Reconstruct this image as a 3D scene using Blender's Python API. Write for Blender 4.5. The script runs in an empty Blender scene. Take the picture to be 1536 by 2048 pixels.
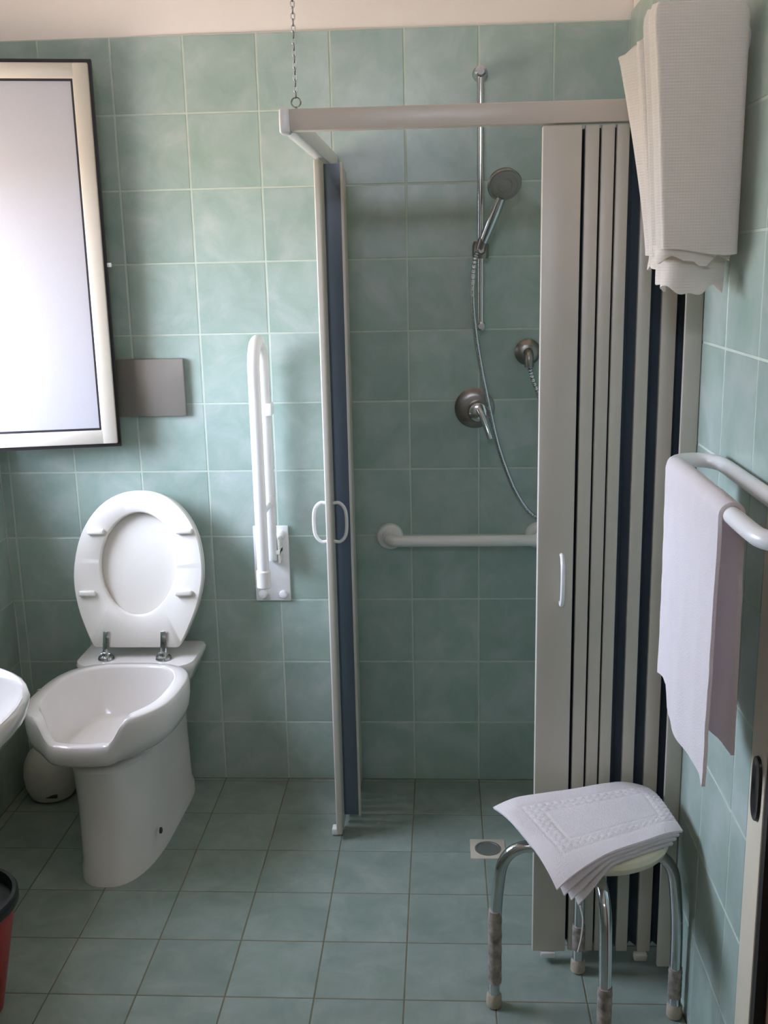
import bpy, bmesh, math, random
from mathutils import Vector, Matrix, noise

random.seed(7)
scene = bpy.context.scene
COL = scene.collection
PI = math.pi

# ------------------------------------------------------------------ camera
cam_data = bpy.data.cameras.new('camera')
cam = bpy.data.objects.new('camera', cam_data)
COL.objects.link(cam)
cam_data.sensor_fit = 'VERTICAL'
cam_data.sensor_height = 36.0
cam_data.lens = 2095.9 * 36.0 / 2048.0
cam_data.clip_start = 0.02
R_ = Vector((0.998416, 0.052217, -0.020955))
U_ = Vector((0.008383, 0.230212, 0.973104))
F_ = Vector((-0.055637, 0.971739, -0.229410))
M3 = Matrix((R_, U_, -F_)).transposed()
cam.matrix_world = Matrix.Translation((-0.5075, -3.0191, 1.5766)) @ M3.to_4x4()
scene.camera = cam

# ------------------------------------------------------------------ world (overcast sky, duller ground)
world = bpy.data.worlds.new('overcast_sky')
scene.world = world
world.use_nodes = True
wn = world.node_tree
wn.nodes.clear()
wo = wn.nodes.new('ShaderNodeOutputWorld')
wb = wn.nodes.new('ShaderNodeBackground')
wt = wn.nodes.new('ShaderNodeTexCoord')
ws = wn.nodes.new('ShaderNodeSeparateXYZ')
wr = wn.nodes.new('ShaderNodeValToRGB')
wm = wn.nodes.new('ShaderNodeMapRange')
wm.inputs['From Min'].default_value = -1.0
wm.inputs['From Max'].default_value = 1.0
wr.color_ramp.elements[0].position = 0.49
wr.color_ramp.elements[0].color = (0.45, 0.385, 0.32, 1)
wr.color_ramp.elements[1].position = 0.51
wr.color_ramp.elements[1].color = (0.83, 0.93, 1.18, 1)
wn.links.new(wt.outputs['Generated'], ws.inputs[0])
wn.links.new(ws.outputs['Z'], wm.inputs['Value'])
wn.links.new(wm.outputs[0], wr.inputs[0])
wn.links.new(wr.outputs[0], wb.inputs['Color'])
wb.inputs['Strength'].default_value = 27.0
wn.links.new(wb.outputs[0], wo.inputs[0])

# window opening in the left wall (metres); the room is x -1.83..0, y -3.4..0
LX = -1.83
WY0, WY1, WZ0, WZ1 = -1.06, -0.16, 1.08, 2.14
NEAR = -3.40
CEIL = 2.70
TOP = 2.193           # top edge of the tiling

# light portal filling the window opening (guides sky sampling only, emits nothing itself)
pl = bpy.data.lights.new('window_portal', 'AREA')
pl.shape = 'RECTANGLE'
pl.size = WY1 - WY0
pl.size_y = WZ1 - WZ0
pl.cycles.is_portal = True
po = bpy.data.objects.new('window_portal', pl)
COL.objects.link(po)
po.matrix_world = Matrix.Translation((LX - 0.27, (WY0 + WY1) / 2, (WZ0 + WZ1) / 2)) @ Matrix(((0, 0, -1), (1, 0, 0), (0, 1, 0))).to_4x4()

# invented small opening high behind the viewer, added to let in fill light
TX0, TX1, TZ0, TZ1 = -1.15, -.45, 2.20, 2.42
pl2 = bpy.data.lights.new('fill_opening_portal', 'AREA')
pl2.shape = 'RECTANGLE'
pl2.size = TX1 - TX0
pl2.size_y = TZ1 - TZ0
pl2.cycles.is_portal = True
po2 = bpy.data.objects.new('fill_opening_portal', pl2)
COL.objects.link(po2)
po2.matrix_world = Matrix.Translation(((TX0 + TX1) / 2, NEAR - .15, (TZ0 + TZ1) / 2)) @ Matrix(((1, 0, 0), (0, 0, -1), (0, 1, 0))).to_4x4()

vs = scene.view_settings
vs.view_transform = 'Standard'
vs.look = 'None'
vs.exposure = 0.13
vs.gamma = 1.0
vs.use_curve_mapping = False
try:
    scene.cycles.max_bounces = 12
    scene.cycles.diffuse_bounces = 8
    scene.cycles.use_denoising = True
    scene.cycles.sample_clamp_indirect = 8.0
except Exception:
    pass

# ------------------------------------------------------------------ materials
def new_mat(name):
    m = bpy.data.materials.new(name)
    m.use_nodes = True
    return m, m.node_tree, m.node_tree.nodes['Principled BSDF']

def lin(c):
    def f(v):
        v /= 255.0
        return v / 12.92 if v <= 0.04045 else ((v + 0.055) / 1.055) ** 2.4
    return (f(c[0]), f(c[1]), f(c[2]), 1.0)

def plain(name, srgb, rough=0.5, metal=0.0, bump=0.0, bscale=200.0, var=0.0, vscale=8.0, coat=0.0, spec=0.5):
    m, nt, b = new_mat(name)
    c = lin(srgb)
    b.inputs['Base Color'].default_value = c
    b.inputs['Roughness'].default_value = rough
    b.inputs['Metallic'].default_value = metal
    b.inputs['Specular IOR Level'].default_value = spec
    if coat:
        b.inputs['Coat Weight'].default_value = coat
        b.inputs['Coat Roughness'].default_value = 0.08
    geo = nt.nodes.new('ShaderNodeNewGeometry')
    n = nt.nodes.new('ShaderNodeTexNoise')
    n.inputs['Scale'].default_value = vscale
    n.inputs['Detail'].default_value = 4
    nt.links.new(geo.outputs['Position'], n.inputs['Vector'])
    r = nt.nodes.new('ShaderNodeValToRGB')
    k = 1.0 - var
    r.color_ramp.elements[0].position = 0.3
    r.color_ramp.elements[1].position = 0.7
    r.color_ramp.elements[0].color = (c[0] * k, c[1] * k, c[2] * k, 1)
    r.color_ramp.elements[1].color = c
    nt.links.new(n.outputs['Fac'], r.inputs[0])
    nt.links.new(r.outputs[0], b.inputs['Base Color'])
    if bump:
        n2 = nt.nodes.new('ShaderNodeTexNoise')
        n2.inputs['Scale'].default_value = bscale
        n2.inputs['Detail'].default_value = 3
        nt.links.new(geo.outputs['Position'], n2.inputs['Vector'])
        bp = nt.nodes.new('ShaderNodeBump')
        bp.inputs['Strength'].default_value = bump
        bp.inputs['Distance'].default_value = 0.002
        nt.links.new(n2.outputs['Fac'], bp.inputs['Height'])
        nt.links.new(bp.outputs[0], b.inputs['Normal'])
    return m

def tile_mat(name, c_dark, c_mid, c_light, rough, scale):
    m, nt, b = new_mat(name)
    L = nt.links
    geo = nt.nodes.new('ShaderNodeNewGeometry')
    oi = nt.nodes.new('ShaderNodeObjectInfo')
    mul = nt.nodes.new('ShaderNodeMath'); mul.operation = 'MULTIPLY'; mul.inputs[1].default_value = 37.0
    L.new(oi.outputs['Random'], mul.inputs[0])
    add = nt.nodes.new('ShaderNodeVectorMath'); add.operation = 'ADD'
    L.new(geo.outputs['Position'], add.inputs[0])
    L.new(mul.outputs[0], add.inputs[1])
    n = nt.nodes.new('ShaderNodeTexNoise')
    n.inputs['Scale'].default_value = scale
    n.inputs['Detail'].default_value = 5
    n.inputs['Roughness'].default_value = 0.6
    n.inputs['Distortion'].default_value = 0.5
    L.new(add.outputs[0], n.inputs['Vector'])
    r = nt.nodes.new('ShaderNodeValToRGB')
    e = r.color_ramp.elements
    e[0].position = 0.30; e[0].color = lin(c_dark)
    e[1].position = 0.72; e[1].color = lin(c_light)
    x = r.color_ramp.elements.new(0.5); x.color = lin(c_mid)
    L.new(n.outputs['Fac'], r.inputs[0])
    hs = nt.nodes.new('ShaderNodeHueSaturation')
    mr = nt.nodes.new('ShaderNodeMapRange')
    mr.inputs['To Min'].default_value = 0.94
    mr.inputs['To Max'].default_value = 1.05
    L.new(oi.outputs['Random'], mr.inputs['Value'])
    L.new(mr.outputs[0], hs.inputs['Value'])
    L.new(r.outputs[0], hs.inputs['Color'])
    L.new(hs.outputs[0], b.inputs['Base Color'])
    b.inputs['Roughness'].default_value = rough
    n2 = nt.nodes.new('ShaderNodeTexNoise')
    n2.inputs['Scale'].default_value = 45
    L.new(geo.outputs['Position'], n2.inputs['Vector'])
    bp = nt.nodes.new('ShaderNodeBump')
    bp.inputs['Strength'].default_value = 0.12
    bp.inputs['Distance'].default_value = 0.002
    L.new(n2.outputs['Fac'], bp.inputs['Height'])
    L.new(bp.outputs[0], b.inputs['Normal'])
    return m

def cloth_mat(name, srgb, scale, strength, var=0.06):
    m, nt, b = new_mat(name)
    L = nt.links
    b.inputs['Roughness'].default_value = 0.95
    b.inputs['Specular IOR Level'].default_value = 0.1
    b.inputs['Sheen Weight'].default_value = 0.25
    c = lin(srgb)
    geo = nt.nodes.new('ShaderNodeNewGeometry')
    n = nt.nodes.new('ShaderNodeTexNoise'); n.inputs['Scale'].default_value = 30
    L.new(geo.outputs['Position'], n.inputs['Vector'])
    r = nt.nodes.new('ShaderNodeValToRGB')
    k = 1 - var
    r.color_ramp.elements[0].color = (c[0] * k, c[1] * k, c[2] * k, 1)
    r.color_ramp.elements[1].color = c
    L.new(n.outputs['Fac'], r.inputs[0])
    L.new(r.outputs[0], b.inputs['Base Color'])
    bp = nt.nodes.new('ShaderNodeBump')
    bp.inputs['Strength'].default_value = strength
    bp.inputs['Distance'].default_value = 0.003
    if scale > 0:
        n2 = nt.nodes.new('ShaderNodeTexNoise'); n2.inputs['Scale'].default_value = scale
        L.new(geo.outputs['Position'], n2.inputs['Vector'])
        L.new(n2.outputs['Fac'], bp.inputs['Height'])
    else:                                    # waffle weave: small horizontal and vertical ribs
        hs = []
        for ax in ('Z', 'X'):
            w = nt.nodes.new('ShaderNodeTexWave')
            w.bands_direction = ax
            w.inputs['Scale'].default_value = -scale
            w.inputs['Distortion'].default_value = 0.6
            L.new(geo.outputs['Position'], w.inputs['Vector'])
            hs.append(w)
        mx = nt.nodes.new('ShaderNodeMath'); mx.operation = 'ADD'
        L.new(hs[0].outputs['Fac'], mx.inputs[0])
        hm = nt.nodes.new('ShaderNodeMath'); hm.operation = 'MULTIPLY'; hm.inputs[1].default_value = 0.3
        L.new(hs[1].outputs['Fac'], hm.inputs[0])
        L.new(hm.outputs[0], mx.inputs[1])
        L.new(mx.outputs[0], bp.inputs['Height'])
    L.new(bp.outputs[0], b.inputs['Normal'])
    tl = nt.nodes.new('ShaderNodeBsdfTranslucent')
    tl.inputs['Color'].default_value = c
    mxs = nt.nodes.new('ShaderNodeMixShader')
    mxs.inputs[0].default_value = 0.30
    out = nt.nodes['Material Output']
    L.new(b.outputs[0], mxs.inputs[1])
    L.new(tl.outputs[0], mxs.inputs[2])
    L.new(mxs.outputs[0], out.inputs['Surface'])
    return m

M = {}
M['tile'] = tile_mat('green_wall_tile', (143, 165, 153), (157, 175, 166), (175, 186, 180), 0.30, 9.0)
M['floor_tile'] = tile_mat('green_floor_tile', (116, 132, 122), (128, 141, 132), (143, 153, 144), 0.42, 10.0)
M['grout'] = plain('wall_grout', (190, 201, 187), 0.8, var=0.12, vscale=20)
M['floor_grout'] = plain('floor_grout', (116, 104, 82), 0.9, var=0.3, vscale=12)
M['plaster'] = plain('cream_plaster', (236, 228, 221), 0.9, bump=0.15, bscale=90, var=0.03)
M['ceramic'] = plain('white_ceramic', (224, 219, 214), 0.12, var=0.02, coat=0.3)
M['seat'] = plain('white_seat_plastic', (226, 222, 214), 0.22, var=0.02)
M['white'] = plain('white_enamel', (232, 232, 230), 0.3, var=0.02)
M['nylon'] = plain('white_nylon', (228, 226, 220), 0.4, var=0.03)
M['pvc'] = plain('pale_grey_pvc', (200, 194, 182), 0.35, var=0.03)
M['rail'] = plain('pale_grey_rail', (206, 196, 184), 0.35, var=0.03)
M['panel'] = plain('smoked_blue_panel', (86, 97, 108), 0.22, var=0.15, vscale=3)
M['chrome'] = plain('chrome', (205, 208, 210), 0.12, metal=1.0, var=0.04)
M['dullchrome'] = plain('dull_chrome', (150, 145, 138), 0.32, metal=1.0, var=0.15, vscale=40)
M['rubber'] = plain('black_rubber', (22, 20, 22), 0.5, var=0.1)
M['alu'] = plain('cream_window_frame', (186, 179, 166), 0.35, var=0.02)
M['frost'] = plain('frosted_white_glass', (164, 162, 165), 0.35, var=0.01, bump=0.1, bscale=300)
M['plate'] = plain('grey_flush_plate', (138, 133, 126), 0.35, metal=0.2, var=0.06)
M['red'] = plain('red_plastic', (168, 22, 26), 0.35, var=0.06)
M['blackp'] = plain('black_plastic', (18, 16, 15), 0.35, var=0.1)
M['beige'] = plain('beige_foot', (176, 166, 146), 0.6, var=0.2, vscale=60)
M['tape'] = plain('worn_tape', (176, 164, 154), 0.5, var=0.62, vscale=70, bump=0.6, bscale=120)
M['stoolseat'] = plain('cream_stool_seat', (226, 220, 196), 0.4, var=0.05)
M['terry'] = cloth_mat('white_terry', (242, 236, 236), 420, 0.55)
M['waffle'] = cloth_mat('white_waffle_cotton', (242, 236, 228), -65, 0.24)
M['cream'] = plain('cream_door_casing', (214, 204, 182), 0.5, var=0.04)
M['brown'] = plain('brown_door', (110, 84, 58), 0.5, var=0.3, vscale=6)
M['drain'] = plain('beige_drain_plate', (190, 180, 164), 0.4, var=0.05)
M['grate'] = plain('grey_drain_grate', (120, 122, 116), 0.5, metal=0.4, var=0.15, vscale=60)
M['bristle'] = plain('white_pot', (206, 204, 196), 0.4, var=0.1)
M['stain'] = plain('dark_slot', (60, 58, 36), 0.7, var=0.3, vscale=40)
M['outside'] = plain('pale_render', (200, 196, 186), 0.9, var=0.05)
M['hole'] = plain('dark_bolt', (60, 48, 40), 0.6)
M['handlebeige'] = plain('yellowed_plastic', (196, 192, 166), 0.5, var=0.05)

# ------------------------------------------------------------------ mesh helpers (all in world metres)
def finish(bm, name, mat, smooth=True, angle=35.0):
    bmesh.ops.recalc_face_normals(bm, faces=bm.faces)
    ca = math.radians(angle)
    for f in bm.faces:
        f.smooth = smooth
    for e in bm.edges:
        if len(e.link_faces) == 2 and e.calc_face_angle(0.0) > ca:
            e.smooth = False
    me = bpy.data.meshes.new(name)
    bm.to_mesh(me)
    bm.free()
    me.materials.append(M[mat] if isinstance(mat, str) else mat)
    return me

def obj(name, bm_or_me, mat=None, parent=None, smooth=True, angle=35.0):
    me = bm_or_me if isinstance(bm_or_me, bpy.types.Mesh) else finish(bm_or_me, name, mat, smooth, angle)
    o = bpy.data.objects.new(name, me)
    COL.objects.link(o)
    if parent is not None:
        o.parent = parent
        loc = Vector((0, 0, 0))
        p = parent
        while p is not None:
            if p.type == 'EMPTY':
                loc = p.location.copy()
            p = p.parent
        if parent.type == 'EMPTY':
            o.matrix_parent_inverse = Matrix.Translation(-loc)
    return o

def tag(o, label, cat, group=None, kind=None):
    o['label'] = label
    o['category'] = cat
    if group: o['group'] = group
    if kind: o['kind'] = kind
    return o

def thing(name, loc, label, cat, group=None, kind=None):
    o = bpy.data.objects.new(name, None)
    o.empty_display_size = 0.05
    COL.objects.link(o)
    o.location = loc
    return tag(o, label, cat, group, kind)

def struct(name, bm, mat, label, cat, smooth=True):
    o = obj(name, bm, mat, None, smooth)
    return tag(o, label, cat, kind='structure')

def BM():
    return bmesh.new()

def box(bm, x0, x1, y0, y1, z0, z1, bev=0.0, seg=2):
    r = bmesh.ops.create_cube(bm, size=1.0)
    vs_ = r['verts']
    for v in vs_:
        v.co = Vector((x0 + (v.co.x + .5) * (x1 - x0), y0 + (v.co.y + .5) * (y1 - y0), z0 + (v.co.z + .5) * (z1 - z0)))
    if bev > 0:
        es = list({e for v in vs_ for e in v.link_edges})
        bmesh.ops.bevel(bm, geom=es, offset=bev, segments=seg, affect='EDGES', profile=0.5)
    return bm

def bxm(*a, **k):
    return box(BM(), *a, **k)

def spline(pts, n=8, closed=False):
    P = [Vector(p) for p in pts]
    out = []
    N = len(P)
    rng = range(N if closed else N - 1)
    for i in rng:
        p1, p2 = P[i], P[(i + 1) % N]
        p0 = P[(i - 1) % N] if (closed or i > 0) else p1 * 2 - p2
        p3 = P[(i + 2) % N] if (closed or i + 2 < N) else p2 * 2 - p1
        for k in range(n):
            t = k / n
            out.append(0.5 * ((2 * p1) + (p2 - p0) * t + (2 * p0 - 5 * p1 + 4 * p2 - p3) * t * t + (3 * p1 - p0 - 3 * p2 + p3) * t ** 3))
    if not closed:
        out.append(P[-1])
    return out

def fillet(pts, rad, n=6):
    """polyline with rounded corners"""
    P = [Vector(p) for p in pts]
    out = [P[0]]
    for i in range(1, len(P) - 1):
        a, b, c = P[i - 1], P[i], P[i + 1]
        d1, d2 = (a - b), (c - b)
        l = min(rad, d1.length * .49, d2.length * .49)
        s, e = b + d1.normalized() * l, b + d2.normalized() * l
        for k in range(n + 1):
            t = k / n
            out.append(s * (1 - t) ** 2 + b * 2 * t * (1 - t) + e * t * t)
    out.append(P[-1])
    return out

def tube(bm, path, r, n=12, closed=False, cap=True):
    P = [Vector(p) for p in path]
    N = len(P)
    rr = r if callable(r) else (lambda t: r)
    tang = []
    for i in range(N):
        a = P[i - 1] if (i > 0 or closed) else P[i]
        b = P[(i + 1) % N] if (i < N - 1 or closed) else P[i]
        tang.append((b - a).normalized())
    up = Vector((0, 0, 1)) if abs(tang[0].z) < .9 else Vector((1, 0, 0))
    nrm = (up - tang[0] * up.dot(tang[0])).normalized()
    rings = []
    for i in range(N):
        nrm = (nrm - tang[i] * nrm.dot(tang[i])).normalized()
        bi = tang[i].cross(nrm)
        rad = rr(i / max(1, N - 1))
        rings.append([bm.verts.new(P[i] + (nrm * math.cos(2 * PI * k / n) + bi * math.sin(2 * PI * k / n)) * rad) for k in range(n)])
    for i in range(N if closed else N - 1):
        A, B = rings[i], rings[(i + 1) % N]
        for k in range(n):
            bm.faces.new((A[k], A[(k + 1) % n], B[(k + 1) % n], B[k]))
    if cap and not closed:
        bm.faces.new(list(reversed(rings[0])))
        bm.faces.new(rings[-1])
    return bm

def loft(bm, rings, cap0=True, cap1=True, closed=True):
    V = [[bm.verts.new(p) for p in r] for r in rings]
    n = len(V[0])
    for i in range(len(V) - 1):
        for k in range(n if closed else n - 1):
            bm.faces.new((V[i][k], V[i][(k + 1) % n], V[i + 1][(k + 1) % n], V[i + 1][k]))
    if cap0: bm.faces.new(list(reversed(V[0])))
    if cap1: bm.faces.new(V[-1])
    return bm

def lathe(bm, prof, n=24, axis='Z', origin=(0, 0, 0)):
    """prof: (radius, height) pairs; axis Z (up), Y (towards -y, out of the back wall)"""
    o = Vector(origin)
    rings = []
    for r, h in prof:
        ring = []
        for k in range(n):
            a = 2 * PI * k / n
            if axis == 'Z': ring.append(o + Vector((r * math.cos(a), r * math.sin(a), h)))
            elif axis == 'Y': ring.append(o + Vector((r * math.cos(a), -h, r * math.sin(a))))
            else: ring.append(o + Vector((-h, r * math.cos(a), r * math.sin(a))))
        rings.append(ring)
    return loft(bm, rings)

def sheet(bm, grid, th):
    """grid[i][j] of points -> closed sheet of thickness th along the vertex normals"""
    I, J = len(grid), len(grid[0])
    G = [[Vector(p) for p in row] for row in grid]
    def nor(i, j):
        a = G[min(i + 1, I - 1)][j] - G[max(i - 1, 0)][j]
        b = G[i][min(j + 1, J - 1)] - G[i][max(j - 1, 0)]
        n = a.cross(b)
        return n.normalized() if n.length > 1e-9 else Vector((0, 0, 1))
    T = [[bm.verts.new(G[i][j] + nor(i, j) * th * .5) for j in range(J)] for i in range(I)]
    B = [[bm.verts.new(G[i][j] - nor(i, j) * th * .5) for j in range(J)] for i in range(I)]
    for i in range(I - 1):
        for j in range(J - 1):
            bm.faces.new((T[i][j], T[i + 1][j], T[i + 1][j + 1], T[i][j + 1]))
            bm.faces.new((B[i][j], B[i][j + 1], B[i + 1][j + 1], B[i + 1][j]))
    for i in range(I - 1):
        bm.faces.new((T[i][0], B[i][0], B[i + 1][0], T[i + 1][0]))
        bm.faces.new((T[i][-1], T[i + 1][-1], B[i + 1][-1], B[i][-1]))
    for j in range(J - 1):
        bm.faces.new((T[0][j], T[0][j + 1], B[0][j + 1], B[0][j]))
        bm.faces.new((T[-1][j], B[-1][j], B[-1][j + 1], T[-1][j + 1]))
    return bm

# ------------------------------------------------------------------ tiling
_tc = {}
def tile_mesh(w, h, mat, t=0.006):
    g = 0.0028 if mat == 'floor_tile' else 0.0046
    key = (round(w, 4), round(h, 4), mat)
    if key in _tc: return _tc[key]
    bm = BM()
    a, b = w / 2 - g / 2, h / 2 - g / 2
    e = min(0.0012, a * .4, b * .4)
    def ring(x, y, z): return [(-x, -y, z), (x, -y, z), (x, y, z), (-x, y, z)]
    loft(bm, [ring(a, b, 0), ring(a, b, t - 0.0009), ring(a - e, b - e, t)], cap0=False)
    _tc[key] = finish(bm, 'tile', mat, True, 12)
    return _tc[key]

def lay(parent, basis, origin, us, vs_, mat, holes=()):
    """tiles on a plane: basis = (local x, local y, normal); us, vs_ = joint positions"""
    bx_, by_, bn = [Vector(v) for v in basis]
    rot = Matrix((bx_, by_, bn)).transposed().to_4x4()
    for i in range(len(us) - 1):
        for j in range(len(vs_) - 1):
            rects = [(us[i], us[i + 1], vs_[j], vs_[j + 1])]
            for a, b, c, d in holes:                       # tiles are cut round an opening
                cut = []
                for u0, u1, v0, v1 in rects:
                    if u1 <= a or u0 >= b or v1 <= c or v0 >= d:
                        cut.append((u0, u1, v0, v1)); continue
                    m0, m1 = max(v0, c), min(v1, d)
                    if v0 < c: cut.append((u0, u1, v0, c))
                    if v1 > d: cut.append((u0, u1, d, v1))
                    if u0 < a: cut.append((u0, a, m0, m1))
                    if u1 > b: cut.append((b, u1, m0, m1))
                rects = cut
            for u0, u1, v0, v1 in rects:
                w, h = u1 - u0, v1 - v0
                if w < 0.012 or h < 0.012: continue
                cu, cv = (u0 + u1) / 2, (v0 + v1) / 2
                o = bpy.data.objects.new('tile', tile_mesh(w, h, mat))
                COL.objects.link(o)
                o.parent = parent
                o.matrix_local = Matrix.Translation(Vector(origin) + bx_ * cu + by_ * cv) @ rot

def joints(lo, hi, start, step=0.2, extra=()):
    s = {round(lo, 4), round(hi, 4)} | {round(e, 4) for e in extra}
    k = start
    while k > lo: k -= step
    while k < hi:
        if k > lo + .004 and k < hi - .004: s.add(round(k, 4))
        k += step
    return sorted(s)

# ------------------------------------------------------------------ room shell
TH = 0.006
# back wall
wall_back = struct('wall_back', bxm(LX - .3, .2, TH, .2, -.1, CEIL + .1), 'plaster',
                   'back wall with square sea-green tiles below cream plaster', 'wall')
obj('grout_bed', bxm(LX, 0, .0009, TH + .01, 0, TOP), 'grout', wall_back)
lay(wall_back, ((1, 0, 0), (0, 0, 1), (0, -1, 0)), (0, TH, 0), joints(LX, 0, -0.2), joints(0, TOP, TOP - 2.0), 'tile')

# right wall, with the doorway towards the camera
DY0, DY1, DZ = -2.25, -1.394, 2.08
bm = BM()
box(bm, TH, .2, DY1, 0, -.1, CEIL + .1)
box(bm, TH, .2, NEAR, DY0, -.1, CEIL + .1)
box(bm, TH, .2, DY0, DY1, DZ, CEIL + .1)
wall_right = struct('wall_right', bm, 'plaster', 'right-hand wall of sea-green tiles behind the hanging towels', 'wall')
bm = BM()
box(bm, .0009, TH + .01, DY1, 0, 0, TOP + .02)
box(bm, .0009, TH + .01, NEAR, DY0, 0, TOP + .02)
box(bm, .0009, TH + .01, DY0, DY1, DZ, TOP + .02)
obj('grout_bed', bm, 'grout', wall_right)
# local x runs towards -y on this wall
lay(wall_right, ((0, -1, 0), (0, 0, 1), (-1, 0, 0)), (TH, 0, 0),
    joints(0, -NEAR, 0.1), joints(0, TOP + .02, 0.018), 'tile', holes=((-DY1, -DY0, 0, DZ),))

# left wall, with the window
bm = BM()
box(bm, LX - .3, LX - TH, WY1, 0, -.1, CEIL + .1)
box(bm, LX - .3, LX - TH, NEAR, WY0, -.1, CEIL + .1)
box(bm, LX - .3, LX - TH, WY0, WY1, -.1, WZ0)
box(bm, LX - .3, LX - TH, WY0, WY1, WZ1, CEIL + .1)
wall_left = struct('wall_left', bm, 'plaster', 'left wall of sea-green tiles under the open window', 'wall')
bm = BM()
box(bm, LX - TH - .01, LX - .0009, WY1, 0, 0, TOP)
box(bm, LX - TH - .01, LX - .0009, NEAR, WY0, 0, TOP)
box(bm, LX - TH - .01, LX - .0009, WY0, WY1, 0, WZ0)
box(bm, LX - TH - .01, LX - .0009, WY0, WY1, WZ1, TOP)
obj('grout_bed', bm, 'grout', wall_left)
lay(wall_left, ((0, 1, 0), (0, 0, 1), (1, 0, 0)), (LX - TH, 0, 0),
    joints(NEAR, 0, 0.0), joints(0, TOP, TOP - 2.0), 'tile', holes=((WY0, WY1, WZ0, WZ1),))

# wall behind the camera, ceiling, floor
bm = BM()
box(bm, LX - .3, TX0, NEAR - .2, NEAR, -.1, CEIL + .1)
box(bm, TX1, .2, NEAR - .2, NEAR, -.1, CEIL + .1)
box(bm, TX0, TX1, NEAR - .2, NEAR, -.1, TZ0)
box(bm, TX0, TX1, NEAR - .2, NEAR, TZ1, CEIL + .1)
struct('wall_front', bm, 'plaster', 'cream plaster wall behind the viewer with an added fill-light opening', 'wall')  # opening added to brighten surfaces that face the camera
struct('ceiling', bxm(LX - .3, .2, NEAR - .2, .2, CEIL, CEIL + .15), 'plaster', 'plain cream plaster ceiling', 'ceiling')
floor = struct('floor', bxm(LX - .3, .2, NEAR - .2, .2, -.15, -.0010), 'floor_grout', 'sea-green square tiled floor with dark joints', 'floor')
lay(floor, ((1, 0, 0), (0, 1, 0), (0, 0, 1)), (0, 0, -TH), joints(LX, 0, -.2), joints(NEAR, 0, -0.22), 'floor_tile')

# ------------------------------------------------------------------ window
win = thing('window_1', (LX, WY1, WZ0), 'cream aluminium window with its frosted casement swung open into the room', 'window', kind='structure')
bm = BM()
fx0, fx1 = LX - .16, LX - .10
for a in ((WY0, WY1, WZ0, WZ0 + .045), (WY0, WY1, WZ1 - .045, WZ1), (WY0, WY0 + .045, WZ0, WZ1), (WY1 - .045, WY1, WZ0, WZ1)):
    box(bm, fx0, fx1, *a, bev=.003)
obj('window_frame', bm, 'alu', win)
obj('unseen_shutter', bxm(LX - .27, LX - .255, WY0, WY1, 1.86, WZ1), 'outside', win)  # unseen shutter, added to cut high sky light through the window
obj('window_sill', bxm(LX - .30, LX + .012, WY0, WY1, WZ0 - .025, WZ0 + .002, bev=.003), 'plaster', win)

def sash(hinge, ang, width, h0, h1, flip):
    """casement leaf: hinge point, direction angle of the leaf in plan"""
    hx, hy = hinge
    d = Vector((math.cos(ang), math.sin(ang), 0))
    nrm = Vector((d.y, -d.x, 0)) * flip          # towards the viewer
    T = Matrix.Translation((hx, hy, 0)) @ Matrix((d, -nrm, Vector((0, 0, 1)))).transposed().to_4x4()
    def mk(name, bm, mat, par):
        bmesh.ops.transform(bm, matrix=T, verts=bm.verts)
        return obj(name, bm, mat, par)
    t = .045
    fw = .05
    bm = BM()
    # frame of four bars, mitred corners approximated by lapped bars with soft edges
    box(bm, 0.008, fw, 0.004, t, h0 + .01, h1 - .01, bev=.004)
    box(bm, width - fw, width - .008, 0.004, t, h0 + .01, h1 - .01, bev=.004)
    box(bm, .012, width - .012, 0.0045, t, h0 + .01, h0 + fw, bev=.004)
    box(bm, .012, width - .012, 0.0045, t, h1 - fw, h1 - .01, bev=.004)
    s = mk('sash', bm, 'alu', win)
    bm = BM()
    g = .010
    y0, y1 = .016, .036
    box(bm, 0, g, y0, y1, h0, h1); box(bm, width - g, width, y0, y1, h0, h1)
    box(bm, g, width - g, y0, y1, h0, h0 + g); box(bm, g, width - g, y0, y1, h1 - g, h1)
    mk('outer_gasket', bm, 'rubber', s)
    bm = BM()
    a, b, g = fw - .002, fw + .0055, .006
    box(bm, a, b, .008, .03, h0 + a, h1 - a); box(bm, width - b, width - a, .008, .03, h0 + a, h1 - a)
    box(bm, b, width - b, .008, .03, h0 + a, h0 + b); box(bm, b, width - b, .008, .03, h1 - b, h1 - a)
    mk('glazing_gasket', bm, 'rubber', s)
    mk('pane', bxm(b - .001, width - b + .001, .014, .024, h0 + b - .001, h1 - b + .001), 'frost', s)
    mk('latch', bxm(width - .004, width + .012, .018, .03, (h0 + h1) / 2 - .018, (h0 + h1) / 2 - .006, bev=.003), 'white', s)
    return s
SA = math.atan2(.078, .385)
sash((-1.812, -.190), SA, .398, 1.087, 2.122, 1)
sash((-1.80, WY0 - .01), -PI / 2 + .10, .42, 1.087, 2.122, -1)

# ------------------------------------------------------------------ doorway on the right
door = thing('door_1', (0, DY1, 0), 'cream door casing with black oval pull at the right edge', 'door', kind='structure')
obj('casing', bxm(-.001, .10, -1.470, -1.394, 0, DZ + .07, bev=.004), 'cream', door)
obj('casing', bxm(-.001, .10, DY0 - .075, DY0 + .002, 0, DZ + .07, bev=.004), 'cream', door)
obj('casing', bxm(-.0008, .10, DY0 + .002, -1.470, DZ, DZ + .07, bev=.004), 'cream', door)
obj('door_seal', bxm(.002, .10, -1.488, -1.470, 0, DZ), 'rubber', door)
obj('door_leaf', bxm(.020, .062, DY0 + .004, -1.488, .006, DZ - .004), 'brown', door)
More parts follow.
